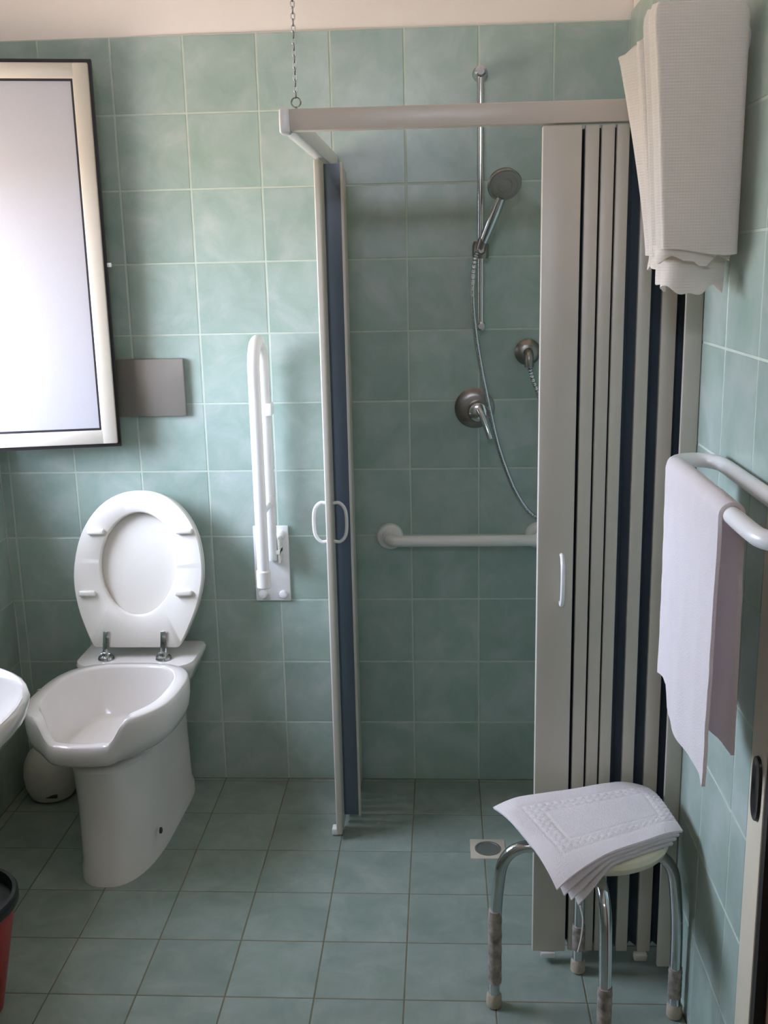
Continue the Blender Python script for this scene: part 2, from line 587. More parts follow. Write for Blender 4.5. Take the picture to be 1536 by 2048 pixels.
# oval recessed pull: ring with a dark dished centre
bm = BM()
def stad(cy, cz, hw, hh, x, n=32):
    out = []
    for k in range(n):
        a = 2 * PI * k / n
        out.append(Vector((x, cy + hw * math.copysign(abs(math.cos(a)) ** .8, math.cos(a)), cz + hh * math.copysign(abs(math.sin(a)) ** .6, math.sin(a)))))
    return out
cy_, cz_ = -1.440, .738
loft(bm, [stad(cy_, cz_, .021, .056, -.0005), stad(cy_, cz_, .020, .055, -.006), stad(cy_, cz_, .015, .048, -.006), stad(cy_, cz_, .010, .040, -.0025)])
obj('oval_pull', bm, 'blackp', door)

# ------------------------------------------------------------------ toilet
TX = -1.385
ZR = .480
toilet = thing('toilet', (TX, -.4, 0), 'white ceramic accessible toilet with open-front rim and raised seat', 'toilet')
NB = 72
def smooth(a, b, x):
    t = max(0, min(1, (x - a) / (b - a)))
    return t * t * (3 - 2 * t)
def axis_x(d):
    return TX - .005 - .085 * max(0.0, d - .20)          # the pan stands very slightly askew
def rim_ring(scale, zfun, dc=.440, hw=.197, hf=.207, hb=.218, shift=0.0, sx=None):
    out = []
    for k in range(NB):
        a = 2 * PI * k / NB
        c, s = math.cos(a), math.sin(a)          # s>0 front (towards the viewer)
        e = 2.0 / (2.5 if s > 0 else 3.1)
        x = hw * math.copysign(abs(c) ** e, c) * (sx if sx else scale)
        d = (hf if s > 0 else hb) * math.copysign(abs(s) ** e, s) * scale
        if s > 0: x *= 1.0 - .10 * (s ** 2)
        D = dc + d + shift
        f = smooth(.120, .070, abs(x)) * smooth(.35, .70, s)     # open-front dip
        out.append(Vector((axis_x(D) + x, -D, zfun(f))))
    return out
dip = .064
rings = [
    rim_ring(.08, lambda f: .334, shift=-.03),
    rim_ring(.34, lambda f: .336, shift=-.02),
    rim_ring(.58, lambda f: .340, shift=-.01, sx=.55),
    rim_ring(.63, lambda f: .343, shift=-.006, sx=.60),
    rim_ring(.665, lambda f: .352, shift=-.004, sx=.635),
    rim_ring(.76, lambda f: .396 - .012 * f, sx=.715),
    rim_ring(.835, lambda f: ZR - .032 - dip * f * .9, sx=.775),
    rim_ring(.850, lambda f: ZR - .007 - dip * f, sx=.787),
    rim_ring(.866, lambda f: ZR - .001 - dip * f, sx=.80),
    rim_ring(.885, lambda f: ZR - dip * f, sx=.82),
    rim_ring(.965, lambda f: ZR - .001 - dip * f, sx=.962),
    rim_ring(.985, lambda f: ZR - .005 - dip * f, sx=.985),
    rim_ring(.998, lambda f: ZR - .018 - dip * f),
    rim_ring(1.0, lambda f: ZR - .045 - dip * f * .80),
    rim_ring(.985, lambda f: ZR - .075 - dip * f * .55),
    rim_ring(.945, lambda f: ZR - .100 - .022 * f, sx=.94),
    rim_ring(.86, lambda f: ZR - .122 - .010 * f, sx=.82, shift=-.012),
    rim_ring(.76, lambda f: ZR - .142, sx=.68, shift=-.02),
    rim_ring(.66, lambda f: ZR - .16, sx=.54, shift=-.03),
]
bm = loft(BM(), rings)
obj('bowl', bm, 'ceramic', toilet, angle=48)

def ped_ring(z, d0, d1, hwf, hwb, n=48):
    """plan outline: rounded front at d1, square-ish rear at d0"""
    out = []
    dc, hl = (d0 + d1) / 2, (d1 - d0) / 2
    for k in range(n):
        a = 2 * PI * k / n
        c, s = math.cos(a), math.sin(a)
        e = 2 / 2.6 if s > 0 else 2 / 7.0
        d = dc + hl * math.copysign(abs(s) ** e, s)
        t = (d - d0) / (d1 - d0)
        hw = hwb + (hwf - hwb) * t
        e2 = 2 / 2.6 if s > 0 else 2 / 7.0
        out.append(Vector((TX - .008 - .015 * d + hw * math.copysign(abs(c) ** e2, c), -d, z)))
    return out
bm = loft(BM(), [ped_ring(0, .03, .608, .108, .118), ped_ring(.03, .03, .605, .107, .116), ped_ring(.05, .03, .598, .106, .108),
                 ped_ring(.20, .03, .592, .108, .104), ped_ring(.30, .03, .60, .112, .104), ped_ring(.322, .03, .605, .114, .106), ped_ring(.330, .03, .59, .10, .105)])
obj('pedestal', bm, 'ceramic', toilet, angle=50)
def shelf_ring(z, hw, d0, d1, r, n=6):
    out = []
    for cx, cd, a0 in ((hw - r, d1 - r, 0), (-hw + r, d1 - r, PI / 2), (-hw + r * .4, d0 + r * .4, PI), (hw - r * .4, d0 + r * .4, 1.5 * PI)):
        rr = r if cd > (d0 + d1) / 2 else r * .4
        for k in range(n + 1):
            a = a0 + PI / 2 * k / n
            out.append(Vector((TX - .020 + cx + rr * math.cos(a), -(cd + rr * math.sin(a)), z)))
    return out
bm = loft(BM(), [shelf_ring(.34, .118, .025, .19, .04), shelf_ring(.40, .150, .022, .215, .05), shelf_ring(.445, .172, .02, .236, .06),
                 shelf_ring(.462, .176, .02, .240, .06), shelf_ring(.470, .172, .024, .236, .056), shelf_ring(.472, .16, .034, .222, .05)])
obj('rear_shelf', bm, 'ceramic', toilet, angle=50)
bm = lathe(BM(), [(.0085, -.002), (.0085, .003), (.006, .004), (.0035, .002)], 16, 'X', (TX + .0975, -.455, .078))
for v in bm.verts: v.co.x = 2 * (TX + .0975) - v.co.x
obj('bolt_hole', bm, 'hole', toilet)

# raised seat and cover: plane through the hinge, leaning on the wall
HD, HZ = .150, .500
LEAN = math.atan2(.085, .45)
ub = Vector((0, math.sin(LEAN), math.cos(LEAN)))          # up the seat (towards the wall)
nb = Vector((0, -math.cos(LEAN), math.sin(LEAN)))         # out of the seat, towards the viewer
O_ = Vector((TX, -HD, HZ))
def SP(a, b, c):
    return O_ + Vector((a - .018 * (1 - b / .458), 0, 0)) + ub * b + nb * c
def seat_outline(n, k=1.0):
    """egg with a flat hinge end; b from 0 to .455"""
    pts = [(-.118, .0), (-.128, .006), (-.148, .045), (-.176, .12), (-.190, .20), (-.184, .28), (-.160, .355), (-.115, .415), (-.058, .449), (0, .458),
           (.058, .449), (.115, .415), (.160, .355), (.184, .28), (.190, .20), (.176, .12), (.148, .045), (.128, .006), (.118, .0)]
    cs = spline([(p[0], p[1], 0) for p in pts], 5) + [Vector((.118 - .236 * k / 12, 0, 0)) for k in range(1, 12)]
    c = Vector((0, .23, 0))
    return [c + (p - c) * k for p in cs]
oa = seat_outline(0)
NO = len(oa)
def hole(k):
    out = []
    for i, p in enumerate(oa):
        # hole outline: same angular order so that the ring lofts cleanly
        v = p - Vector((0, .25, 0))
        a = math.atan2(v.y / .175, v.x / .118)
        out.append(Vector((.112 * k * math.cos(a), .245 + .150 * k * math.sin(a), 0)))
    return out
def lift(r, c, k=1.0):
    cc = Vector((0, .23, 0))
    return [SP(*((cc + (p - cc) * k).xy), c) for p in r]
bm = BM()
rings = [lift(oa, 0, .985), lift(oa, .004, 1), lift(oa, .022, 1), lift(oa, .026, .985), lift(hole(1.03), .026), lift(hole(1.0), .022), lift(hole(1.0), .002), lift(hole(1.02), 0)]
V = [[bm.verts.new(p) for p in r] for r in rings]
for i in range(len(V)):
    A, B = V[i], V[(i + 1) % len(V)]
    for k in range(NO):
        bm.faces.new((A[k], A[(k + 1) % NO], B[(k + 1) % NO], B[k]))
seat = obj('toilet_seat', bm, 'seat', toilet, angle=50)
bm = loft(BM(), [lift(oa, -.022, .97), lift(oa, -.018, .99), lift(oa, -.006, .99), lift(oa, -.003, .98)])
obj('seat_cover', bm, 'seat', toilet, angle=50)
for (a, b) in ((-.124, .340), (.136, .340), (-.146, .160), (.138, .160)):
    bm = bxm(-.025, .025, -.009, .009, 0, .014, bev=.006, seg=3)
    for v in bm.verts:
        v.co = SP(a + v.co.x, b + v.co.y, .0255 + v.co.z)
    obj('bumper', bm, 'seat', seat)
for sx in (-.088, .082):
    bm = bxm(-.010, .010, -.035, .048, .0, .006, bev=.002)
    for v in bm.verts:
        v.co = SP(sx + v.co.x, v.co.y, .0265 + v.co.z)
    h = obj('hinge', bm, 'chrome', toilet)
    hb = SP(sx, -.03, .028)
    obj('hinge_base', lathe(BM(), [(.022, 0), (.024, .003), (.022, .009), (.012, .012), (.010, .02)], 20, 'Z', (hb.x, hb.y, .4718)), 'chrome', h)
    obj('hinge_pin', tube(BM(), [(hb.x - .014, hb.y, .487), (hb.x + .014, hb.y, .487)], .006, 12), 'chrome', h)

# flush plate
fp = obj('flush_plate', bxm(-1.458, -1.249, -.020, -.0005, 1.160, 1.327, bev=.004), 'plate')
tag(fp, 'plain grey flush plate on the wall above the toilet', 'flush plate')

# ------------------------------------------------------------------ toilet brush
tb = thing('toilet_brush', (-1.72, -.115, 0), 'white round toilet brush pot on the floor behind the toilet', 'toilet brush')
obj('pot', lathe(BM(), [(.050, 0), (.064, .006), (.077, .038), (.081, .075), (.077, .112), (.062, .145), (.038, .163), (.028, .167), (.018, .160)], 28, 'Z', (-1.72, -.115, 0)), 'bristle', tb)
bm = bxm(-.020, .022, -.006, .004, -.006, .006, bev=.003)
for v in bm.verts: v.co += Vector((-1.702, -.181, .030))
obj('drip_slot', bm, 'stain', tb)
obj('handle', tube(BM(), [(-1.72, -.115, .14), (-1.73, -.095, .26), (-1.74, -.08, .335)], lambda t: .008 + .003 * t, 12), 'handlebeige', tb)

# ------------------------------------------------------------------ wash basin, cut by the left edge of the view
bs = thing('washbasin', (LX, -1.24, .8), 'white ceramic washbasin rim cut off by the left edge', 'washbasin')
def basin_ring(z, s, ins=0.0, x0=LX + .002):
    out = []
    n = 48
    for k in range(n):
        a = 2 * PI * k / n
        c, si = math.cos(a), math.sin(a)
        ex = 2 / 2.5
        hw = .29 * s - ins
        dep = .540 * s - ins
        back = ins
        if c > 0:
            x = x0 + back + .2 + (dep - .2) * abs(c) ** ex
        else:
            x = x0 + back + .2 - (.2 - 0) * abs(c) ** (2 / 6)
        out.append(Vector((x, -1.295 + hw * math.copysign(abs(si) ** ex, si), z)))
    return out
bm = loft(BM(), [basin_ring(0.608, .42), basin_ring(0.648, .66), basin_ring(0.703, .88), basin_ring(0.753, .985), basin_ring(0.778, 1.0), basin_ring(0.790, .992), basin_ring(0.794, .975),
                 basin_ring(0.793, .985, .035), basin_ring(0.785, .985, .048), basin_ring(0.758, .95, .055), basin_ring(0.708, .8, .06), basin_ring(0.683, .6, .08)])
obj('bowl', bm, 'ceramic', bs, angle=60)
obj('waste', lathe(BM(), [(.032, 0), (.034, .003), (.028, .006), (.012, .004)], 20, 'Z', (LX + .27, -1.295, .682)), 'chrome', bs)

# ------------------------------------------------------------------ red bin
bn = thing('waste_bin', (-1.53, -1.05, 0), 'red plastic waste bin with black rim at the lower left edge', 'waste bin')
bx0, by0 = -1.552, -1.085
obj('body', lathe(BM(), [(.068, 0), (.071, .004), (.121, .262), (.118, .262), (.069, .008)], 36, 'Z', (bx0, by0, 0)), 'red', bn)
obj('rim', lathe(BM(), [(.117, .256), (.125, .256), (.128, .262), (.128, .278), (.124, .284), (.116, .284), (.112, .276), (.112, .26)], 36, 'Z', (bx0, by0, 0)), 'blackp', bn)

# ------------------------------------------------------------------ fold-up grab bar beside the toilet
gb = thing('folding_grab_bar', (-1.015, 0, .6), 'white double-tube grab bar folded up against the wall beside the toilet', 'grab bar')
gx = -1.012
wp = obj('wall_plate', bxm(-1.074, -.968, -.009, -.0005, .592, .826, bev=.003), 'white', gb)
for (sx, sz) in ((-1.052, .613), (-.990, .613), (-.988, .80)):
    obj('screw_cap', lathe(BM(), [(.013, 0), (.013, .006), (.010, .011), (.004, .013)], 18, 'Y', (sx, -.0088, sz)), 'white', wp)
ZT = 1.345
path = [(gx - .004, -.185, .705)]
path += [(gx - .004, -.185, z) for z in (.85, 1.0, 1.15, 1.28)]
for k in range(13):
    a = PI * k / 12
    path.append((gx - .004 + .004 * k / 12, -.12 - .065 * math.cos(a), ZT - .03 + .065 * math.sin(a)))
path += [(gx, -.055, z) for z in (1.25, 1.1, .95, .80, .735)]
obj('tube', tube(BM(), path, .0172, 16), 'white', gb)
obj('end_cap', lathe(BM(), [(.0175, 0), (.0205, .004), (.0205, .05), (.0174, .054)], 18, 'Z', (gx - .004, -.185, .688)), 'nylon', gb)
obj('tube_joint', tube(BM(), [(gx, -.055, .895), (gx, -.055, .93)], .0192, 16), 'nylon', gb)
obj('strut', tube(BM(), [(gx, -.06, .905), (gx, -.175, .905)], .009, 12), 'white', gb)
bm = bxm(gx + .004, gx + .022, -.078, -.032, 1.165, 1.20, bev=.003)
obj('paper_clip', bm, 'white', gb)
bm = BM()
box(bm, gx - .012, gx + .026, -.065, -.008, .752, .765, bev=.002)
box(bm, gx + .019, gx + .026, -.062, -.008, .725, .80, bev=.002)
box(bm, gx - .020, gx - .013, -.062, -.008, .725, .80, bev=.002)
obj('hinge_bracket', bm, 'nylon', gb)

# ------------------------------------------------------------------ straight grab bar in the shower
hb = thing('wall_grab_bar', (-.44, 0, .79), 'straight white grab bar on the back wall inside the shower', 'grab bar')
for fx in (-.664, -.225):
    obj('flange', lathe(BM(), [(.040, 0), (.040, .006), (.036, .012), (.024, .016), (.019, .024)], 28, 'Y', (fx, 0, .790)), 'nylon', hb)
obj('bar', tube(BM(), fillet([(-.664, -.004, .79), (-.664, -.062, .79), (-.225, -.062, .79), (-.225, -.004, .79)], .035, 8), .0165, 16), 'nylon', hb)

# ------------------------------------------------------------------ shower fittings
rr_ = thing('shower_riser_rail', (-.397, 0, 1.40), 'chrome shower riser rail on the back wall', 'shower rail')
obj('rod', tube(BM(), [(-.397, -.048, 1.402), (-.397, -.048, 2.082)], .0095, 14), 'chrome', rr_)
obj('top_bracket', lathe(BM(), [(.020, 0), (.021, .012), (.016, .03), (.015, .058), (.010, .064)], 20, 'Y', (-.397, 0, 2.068)), 'chrome', rr_)
obj('bottom_bracket', lathe(BM(), [(.015, 0), (.015, .01), (.011, .03), (.012, .058), (.007, .062)], 20, 'Y', (-.397, 0, 1.405)), 'chrome', rr_)
bm = lathe(BM(), [(.021, 0), (.023, .008), (.023, .035), (.019, .046)], 20, 'Z', (-.397, -.048, 1.588))
sl = obj('slider', bm, 'dullchrome', rr_)
obj('slider_knob', lathe(BM(), [(.010, .018), (.012, .03), (.012, .045), (.008, .05)], 16, 'Y', (-.397, -.048, 1.61)), 'dullchrome', sl)

hs = thing('hand_shower', (-.39, -.09, 1.6), 'chrome hand shower head clipped to the riser rail with its hose', 'hand shower')
hp0, hp1 = Vector((-.393, -.088, 1.628)), Vector((-.346, -.125, 1.742))
hpath = [hp0 + (hp1 - hp0) * t for t in (0, .2, .4, .6, .8, 1)]
obj('handle', tube(BM(), hpath, lambda t: .0125 + .003 * math.sin(PI * t), 16), 'chrome', hs)
hn = Vector((.16, -.80, -.50)).normalized()
hc = Vector((-.337, -.128, 1.775))
q = hn.to_track_quat('Z', 'Y').to_matrix().to_4x4()
bm = lathe(BM(), [(.018, -.030), (.036, -.022), (.044, -.010), (.046, .0), (.044, .004)], 32)
bmesh.ops.transform(bm, matrix=Matrix.Translation(hc) @ q, verts=bm.verts)
hd = obj('head', bm, 'dullchrome', hs)
bm = lathe(BM(), [(.041, .003), (.041, .006), (.034, .007), (.033, .0055), (.020, .0055), (.018, .008), (.006, .008)], 32)
bmesh.ops.transform(bm, matrix=Matrix.Translation(hc) @ q, verts=bm.verts)
obj('spray_face', bm, 'plate', hd)
obj('nut', tube(BM(), [hp0 + Vector((-.006, .004, -.018)), hp0 + Vector((.003, -.002, .012))], .014, 16), 'dullchrome', hs)
hose = spline([(-.402, -.080, 1.615), (-.414, -.085, 1.58), (-.420, -.080, 1.50), (-.413, -.07, 1.40), (-.394, -.06, 1.28), (-.369, -.06, 1.16), (-.342, -.06, 1.05),
               (-.295, -.06, .93), (-.240, -.055, .86), (-.185, -.05, .87), (-.165, -.05, .95), (-.185, -.055, 1.08), (-.230, -.06, 1.20), (-.255, -.058, 1.27), (-.262, -.055, 1.312)], 40)
obj('hose', tube(BM(), hose, lambda t: .0066 + .0011 * math.sin(t * 1500), 10), 'chrome', hs, angle=80)

mx = thing('shower_mixer', (-.412, 0, 1.17), 'round chrome shower mixer with lever on the back wall', 'shower mixer')
obj('escutcheon', lathe(BM(), [(.058, 0), (.058, .004), (.050, .010), (.034, .013)], 32, 'Y', (-.412, 0, 1.170)), 'dullchrome', mx)
obj('body', lathe(BM(), [(.030, .008), (.029, .045), (.026, .056), (.018, .060)], 28, 'Y', (-.404, 0, 1.165)), 'chrome', mx)
obj('lever', tube(BM(), [(-.400, -.055, 1.172), (-.392, -.068, 1.155), (-.370, -.082, 1.092)], lambda t: .011 - .003 * t, 12), 'chrome', mx)
ot = thing('water_outlet', (-.262, 0, 1.325), 'round chrome hose outlet beside the folding shower panel', 'hose outlet')
obj('flange', lathe(BM(), [(.037, 0), (.037, .005), (.030, .014), (.020, .018)], 28, 'Y', (-.262, 0, 1.328)), 'dullchrome', ot)
obj('elbow', tube(BM(), fillet([(-.262, -.012, 1.328), (-.262, -.055, 1.328), (-.262, -.055, 1.290)], .025, 6), .013, 14), 'dullchrome', ot)

# ------------------------------------------------------------------ floor drain
dr = thing('floor_drain', (-.39, -.406, 0), 'square beige floor drain with oval grey grate in the shower', 'drain')
obj('plate', bxm(-.438, -.342, -.455, -.357, -.003, .0022, bev=.001), 'drain', dr)
bm = lathe(BM(), [(.036, .0), (.036, .0036), (.031, .0040), (.030, .0026)], 32, 'Z', (-.39, -.406, 0))
obj('grate', bm, 'grate', dr)

# ------------------------------------------------------------------ folding shower enclosure
se = thing('shower_enclosure', (-.4, -.87, 0), 'pale folding shower enclosure with both doors folded back', 'shower enclosure')
RZ0, RZ1 = 1.833, 1.874
obj('front_rail', bxm(-.797, -.002, -.886, -.858, RZ0, RZ1, bev=.004), 'rail', se)
obj('side_rail', bxm(-.814, -.786, -.858, -.001, RZ0 - .001, RZ1 - .001, bev=.004), 'white', se)
obj('corner_piece', bxm(-.817, -.796, -.889, -.855, RZ0 - .005, RZ1 + .002, bev=.006, seg=3), 'white', se)  # whiter than the front rail: window light on the corner put into its colour
# jambs on the walls
bm = BM()
box(bm, -.034, -.0005, -.930, -.918, .026, RZ0 - .001, bev=.002)
box(bm, -.016, -.0005, -.9185, -.850, .026, RZ0 - .001)
obj('wall_jamb', bm, 'pvc', se)
obj('wall_jamb', bxm(-.812, -.766, -.070, -.0005, .004, RZ0 - .002, bev=.003), 'pvc', se)
ZS0, ZS1 = .028, RZ0 - .003
def dhandle(par, c, out, along, dep=.034, half=.052):
    """D pull: c base centre, out direction, vertical loop"""
    c, out = Vector(c), Vector(out)
    z = Vector((0, 0, 1))
    pts = [c + z * half, c + out * dep * .55 + z * half, c + out * dep + z * (half * .55), c + out * dep - z * (half * .55), c + out * dep * .55 - z * half, c - z * half]
    obj('handle', tube(BM(), spline(pts, 6), .0046, 10), 'white', par)
# right-hand pack (folded against the right wall, seen from the front)
ld = obj('lead_profile', bxm(-.309, -.234, -.884, -.862, ZS0, ZS1, bev=.003), 'pvc', se)
dhandle(ld, (-.259, -.883, .925), (0, -1, 0), None)
obj('roller_foot', bxm(-.290, -.256, -.890, -.874, .014, .028, bev=.003), 'white', se)
YF = -.880
slats = [(-.2275, -.2005), (-.1965, -.171), (-.1675, -.143), (-.118, -.092), (-.070, -.040)]
for i, (a, b) in enumerate(slats):
    s = obj('slat', bxm(a, b, YF, YF + .014, ZS0, ZS1, bev=.0025), 'pvc', se)
    obj('edge_strip', bxm((a + b) / 2 - .006, (a + b) / 2 + .006, YF + .074, YF + .084, ZS0, ZS1, bev=.002), 'pvc', s)
    nxt = slats[i + 1][0] if i + 1 < len(slats) else -.018
    bm = BM()
    c = (a + b) / 2
    box(bm, c - .003, c + .003, YF + .014, YF + .075, ZS0 + .004, ZS1 - .004)
    # hinge web from this slat back to the fold and forward to the next slat
    m_ = (b + nxt) / 2
    w = .0012
    loft(bm, [[Vector((b - .004, YF + .010, z)), Vector((m_, YF + .034, z)), Vector((nxt + .004, YF + .010, z)), Vector((nxt + .004, YF + .013, z)), Vector((m_, YF + .038, z)), Vector((b - .004, YF + .013, z))] for z in (ZS0 + .004, ZS1 - .004)])
    obj('fold_panel', bm, 'panel', s)
bm = BM()
loft(bm, [[Vector((-.238, YF + .010, z)), Vector((-.230, YF + .040, z)), Vector((-.222, YF + .010, z)), Vector((-.222, YF + .013, z)), Vector((-.230, YF + .044, z)), Vector((-.238, YF + .013, z))] for z in (ZS0 + .004, ZS1 - .004)])
obj('fold_panel', bm, 'panel', ld)
obj('roller_foot', bxm(-.078, -.048, -.894, -.876, .012, .028, bev=.003), 'pvc', se)
# left-hand pack (folded against the back wall, seen end on)
ld2 = obj('lead_profile', bxm(-.813, -.796, -.367, -.292, ZS0 - .012, ZS1, bev=.004, seg=3), 'pvc', se)
dhandle(ld2, (-.813, -.330, .915), (-1, 0, 0), None)
dhandle(ld2, (-.797, -.330, .915), (1, 0, 0), None)
obj('roller_foot', bxm(-.828, -.810, -.345, -.315, .002, .022, bev=.003), 'white', se)
for i in range(6):
    y = -.284 + i * .036
    s = obj('slat', bxm(-.812, -.798, y, y + .026, ZS0, ZS1, bev=.0025), 'pvc', se)
    xe = -.756 if i == 0 else -.777
    obj('fold_panel', bxm(-.799, xe + .0005, y + .004, y + .012, ZS0 + .004, ZS1 - .004), 'panel', s)
    obj('edge_strip', bxm(xe, xe + .007, y, y + .016, ZS0, ZS1, bev=.0018), 'pvc', s)

# ------------------------------------------------------------------ chain holding the rail corner
ch = thing('hanging_chain', (-.784, -.872, RZ1), 'thin metal chain hanging from the ceiling to the shower rail corner', 'chain')
obj('eye_hook', tube(BM(), [(-.784 + .009 * math.cos(a), -.872, RZ1 + .013 + .009 * math.sin(a)) for a in [2 * PI * k / 20 for k in range(20)]], .0017, 8, closed=True), 'chrome', ch)
obj('eye_stem', tube(BM(), [(-.784, -.872, RZ1 - .002), (-.784, -.872, RZ1 + .005)], .0022, 8), 'chrome', ch)
def link_mesh(flat):
    pts = []
    for k in range(16):
        a = 2 * PI * k / 16
        u, w = .0034 * math.cos(a), .0042 * math.sin(a) + math.copysign(.0024, math.sin(a))
        pts.append((u, 0, w) if flat else (0, u, w))
    return finish(tube(BM(), pts, .00105, 6, closed=True), 'link', 'dullchrome')
lm = (link_mesh(True), link_mesh(False))
zz = RZ1 + .0265
k = 0
while zz < CEIL - .004:
    o = bpy.data.objects.new('link', lm[(k + 1) % 2])
    COL.objects.link(o)
    o.parent = ch
    o.location = (0, 0, zz - RZ1)
    zz += .0108
    k += 1

# ------------------------------------------------------------------ towel loop rail on the right wall
tr = thing('towel_loop_rail', (0, -1.3, 1.228), 'white looped tube towel rail on the right wall', 'towel rail')
TZ = 1.223
bx1, bx2 = -.0145, -.100
mxx, rx = (bx1 + bx2) / 2, (bx1 - bx2) / 2
lp = [(bx1, -1.62, TZ), (bx1, -1.22, TZ)]
n = 12
for k in range(1, n):
    a = PI * k / n
    lp.append((mxx + rx * math.cos(a), -1.190 + .058 * math.sin(a), TZ))
lp += [(bx2, -1.22, TZ), (bx2, -1.64, TZ)]
for k in range(1, n):
    a = PI * k / n
    lp.append((mxx - rx * math.cos(a), -1.665 - .055 * math.sin(a), TZ))
lp += [(bx1, -1.64, TZ)]
obj('loop', tube(BM(), lp, .0132, 16, closed=True), 'white', tr)

# hand towel over the outer tube
def hand_towel():
    rows = []
    NY = 40
    y_far, y_near = -1.205, -1.560
    for j in range(NY + 1):
        t = j / NY
        y = y_far + (y_near - y_far) * t
        # hem of the front fall is stepped, the near part hangs lower
        hemf = .846 - .042 * smooth(.20, .27, t) + .006 * math.sin(9 * t)
        hemb = .85 + .006 * math.sin(7 * t + 1)
        col = []
        n1 = 30
        for i in range(n1 + 1):
            s = i / n1
            z = hemf + (TZ - hemf) * s
            wv = (1 - s) * (.004 * math.sin(11 * t + 2 * s) + .002 * math.sin(23 * t))
            x = -.1165 - .001 * (1 - s) + wv * .6
            yy = y - .010 * (1 - s) * (1 - t) * -1 * 0 - .004 * (1 - s)
            col.append((x, yy, z))
        for i in range(1, 10):
            a = PI * i / 10
            col.append((-.100 - .0165 * math.cos(a), y, TZ + .0165 * math.sin(a)))
        n2 = 26
        for i in range(n2 + 1):
            s = i / n2
            z = TZ + (hemb - TZ) * s
            col.append((-.0835 + .004 * math.sin(8 * t) * s, y + .02 * s * (t - .5) * 0, z))
        rows.append(col)
    bm = sheet(BM(), rows, .0055)
    for v in bm.verts:
        v.co += noise.noise_vector(v.co * 26) * .0012
    return bm
ht = obj('hand_towel', hand_towel(), 'terry')
tag(ht, 'small white hand towel draped over the looped towel rail', 'towel')

# ------------------------------------------------------------------ upper rail and the thick waffle towel
ur = thing('upper_towel_rail', (0, -1.1, 1.93), 'white towel rail tucked inside the thick hanging waffle towel', 'towel rail')
obj('tube', tube(BM(), fillet([(-.004, -1.135, 1.925), (-.075, -1.135, 1.925), (-.075, -.985, 1.925), (-.004, -.985, 1.925)], .03, 6), .010, 14), 'white', ur)
for y in (-1.135, -.985):
    obj('wall_mount', lathe(BM(), [(.020, 0), (.020, .005), (.012, .01)], 18, 'X', (0, y, 1.925)), 'white', ur)

def lerp(a, b, t): return a + (b - a) * t
bt = thing('bath_towel', (-.09, -1.1, 1.52), 'large folded white waffle towel hanging high on the right wall', 'towel')
# near fold: broad face towards the viewer
def near_fold():
    rings = []
    NZ = 30
    for i in range(NZ + 1):
        s = i / NZ
        z = lerp(1.588, 1.975, s)
        shrink = 1 - .0 * s
        top = smooth(.93, 1.0, s)
        xl = lerp(-.138, -.168, s)
        pts = [(-.016, -1.118), (-.012, -1.160), (-.016, -1.198), (-.050, -1.203), (-.095, -1.204), (lerp(xl, -.1, .12), -1.203), (xl, -1.192), (xl - .004, -1.172),
               (xl + .010, -1.158), (xl + .004, -1.140), (xl - .003, -1.128), (xl + .022, -1.112), (-.080, -1.110)]
        r = spline([(x, y, z) for x, y in pts], 5, closed=True)
        c = Vector((-.09, -1.155, z))
        out = []
        for p in r:
            q_ = c + (p - c) * (1 - .10 * top * top)
            q_.z = z + .004 * math.sin(q_.x * 40) * (1 - s) - .006 * (1 - s) ** 8 * (q_.x + .09) * 8
            q_ += noise.noise_vector(Vector((q_.x * 9, q_.y * 9, z * 3))) * .003
            out.append(q_)
        rings.append(out)
    return loft(BM(), rings)
obj('near_fold', near_fold(), 'waffle', bt, angle=60)
def far_fold():
    rings = []
    NZ = 30
    for i in range(NZ + 1):
        s = i / NZ
        z = lerp(1.583, 1.968, s)
        xo = lerp(-.122, -.186, s ** 1.25)              # outermost pleat leans out towards the top
        xm = lerp(-.128, -.168, s)
        top = smooth(.88, 1.0, s)
        pts = [(-.020, -1.118), (-.075, -1.116), (xm, -1.112), (xm - .006, -1.095), (xm + .012, -1.078), (xm - .002, -1.055), (xm + .010, -1.030),
               (xo + .004, -1.000), (xo - .004, -.978), (xo + .012, -.955), (-.07, -.948), (-.020, -.952)]
        r = spline([(x, y, z) for x, y in pts], 5, closed=True)
        c = Vector((-.075, -1.04, z))
        out = []
        for p in r:
            q_ = c + (p - c) * (1 - .24 * smooth(.90, 1.0, s) ** 2.5)
            # rounded shoulder: the top slopes up towards the near fold
            q_.z = z - top * (.026 * smooth(-.10, -.18, q_.x))
            q_ += noise.noise_vector(Vector((q_.x * 9, q_.y * 9, z * 3))) * .003
            out.append(q_)
        rings.append(out)
    return loft(BM(), rings)
obj('far_fold', far_fold(), 'waffle', bt, angle=60)
# hems and inner layers hanging lower
def flap(pts, z0, z1, th, tilt=0.0):
    rows = []
    for p in spline([(x, y, 0) for x, y in pts], 6):
        col = []
        for i in range(9):
            s = i / 8
            zz_ = z0 + (z1 - z0) * s + tilt * (p.y + 1.1) * (1 - s)
            zz_ += (1 - s) * (.007 * math.sin(p.x * 75 + p.y * 40 + 1.0) + .004 * math.sin(p.x * 160 + 2.0))
            col.append((p.x + .003 * math.sin(p.y * 60 + 3 * s), p.y, zz_))
        rows.append(col)
    bm = sheet(BM(), rows, th)
    return bm
obj('inner_layer', flap([(-.026, -1.150), (-.060, -1.168), (-.095, -1.172), (-.120, -1.160), (-.127, -1.135), (-.118, -1.118)], 1.522, 1.62, .005, .0), 'waffle', bt)
obj('inner_layer', flap([(-.112, -1.150), (-.122, -1.110), (-.117, -1.070), (-.105, -1.05)], 1.535, 1.62, .005, .0), 'waffle', bt)
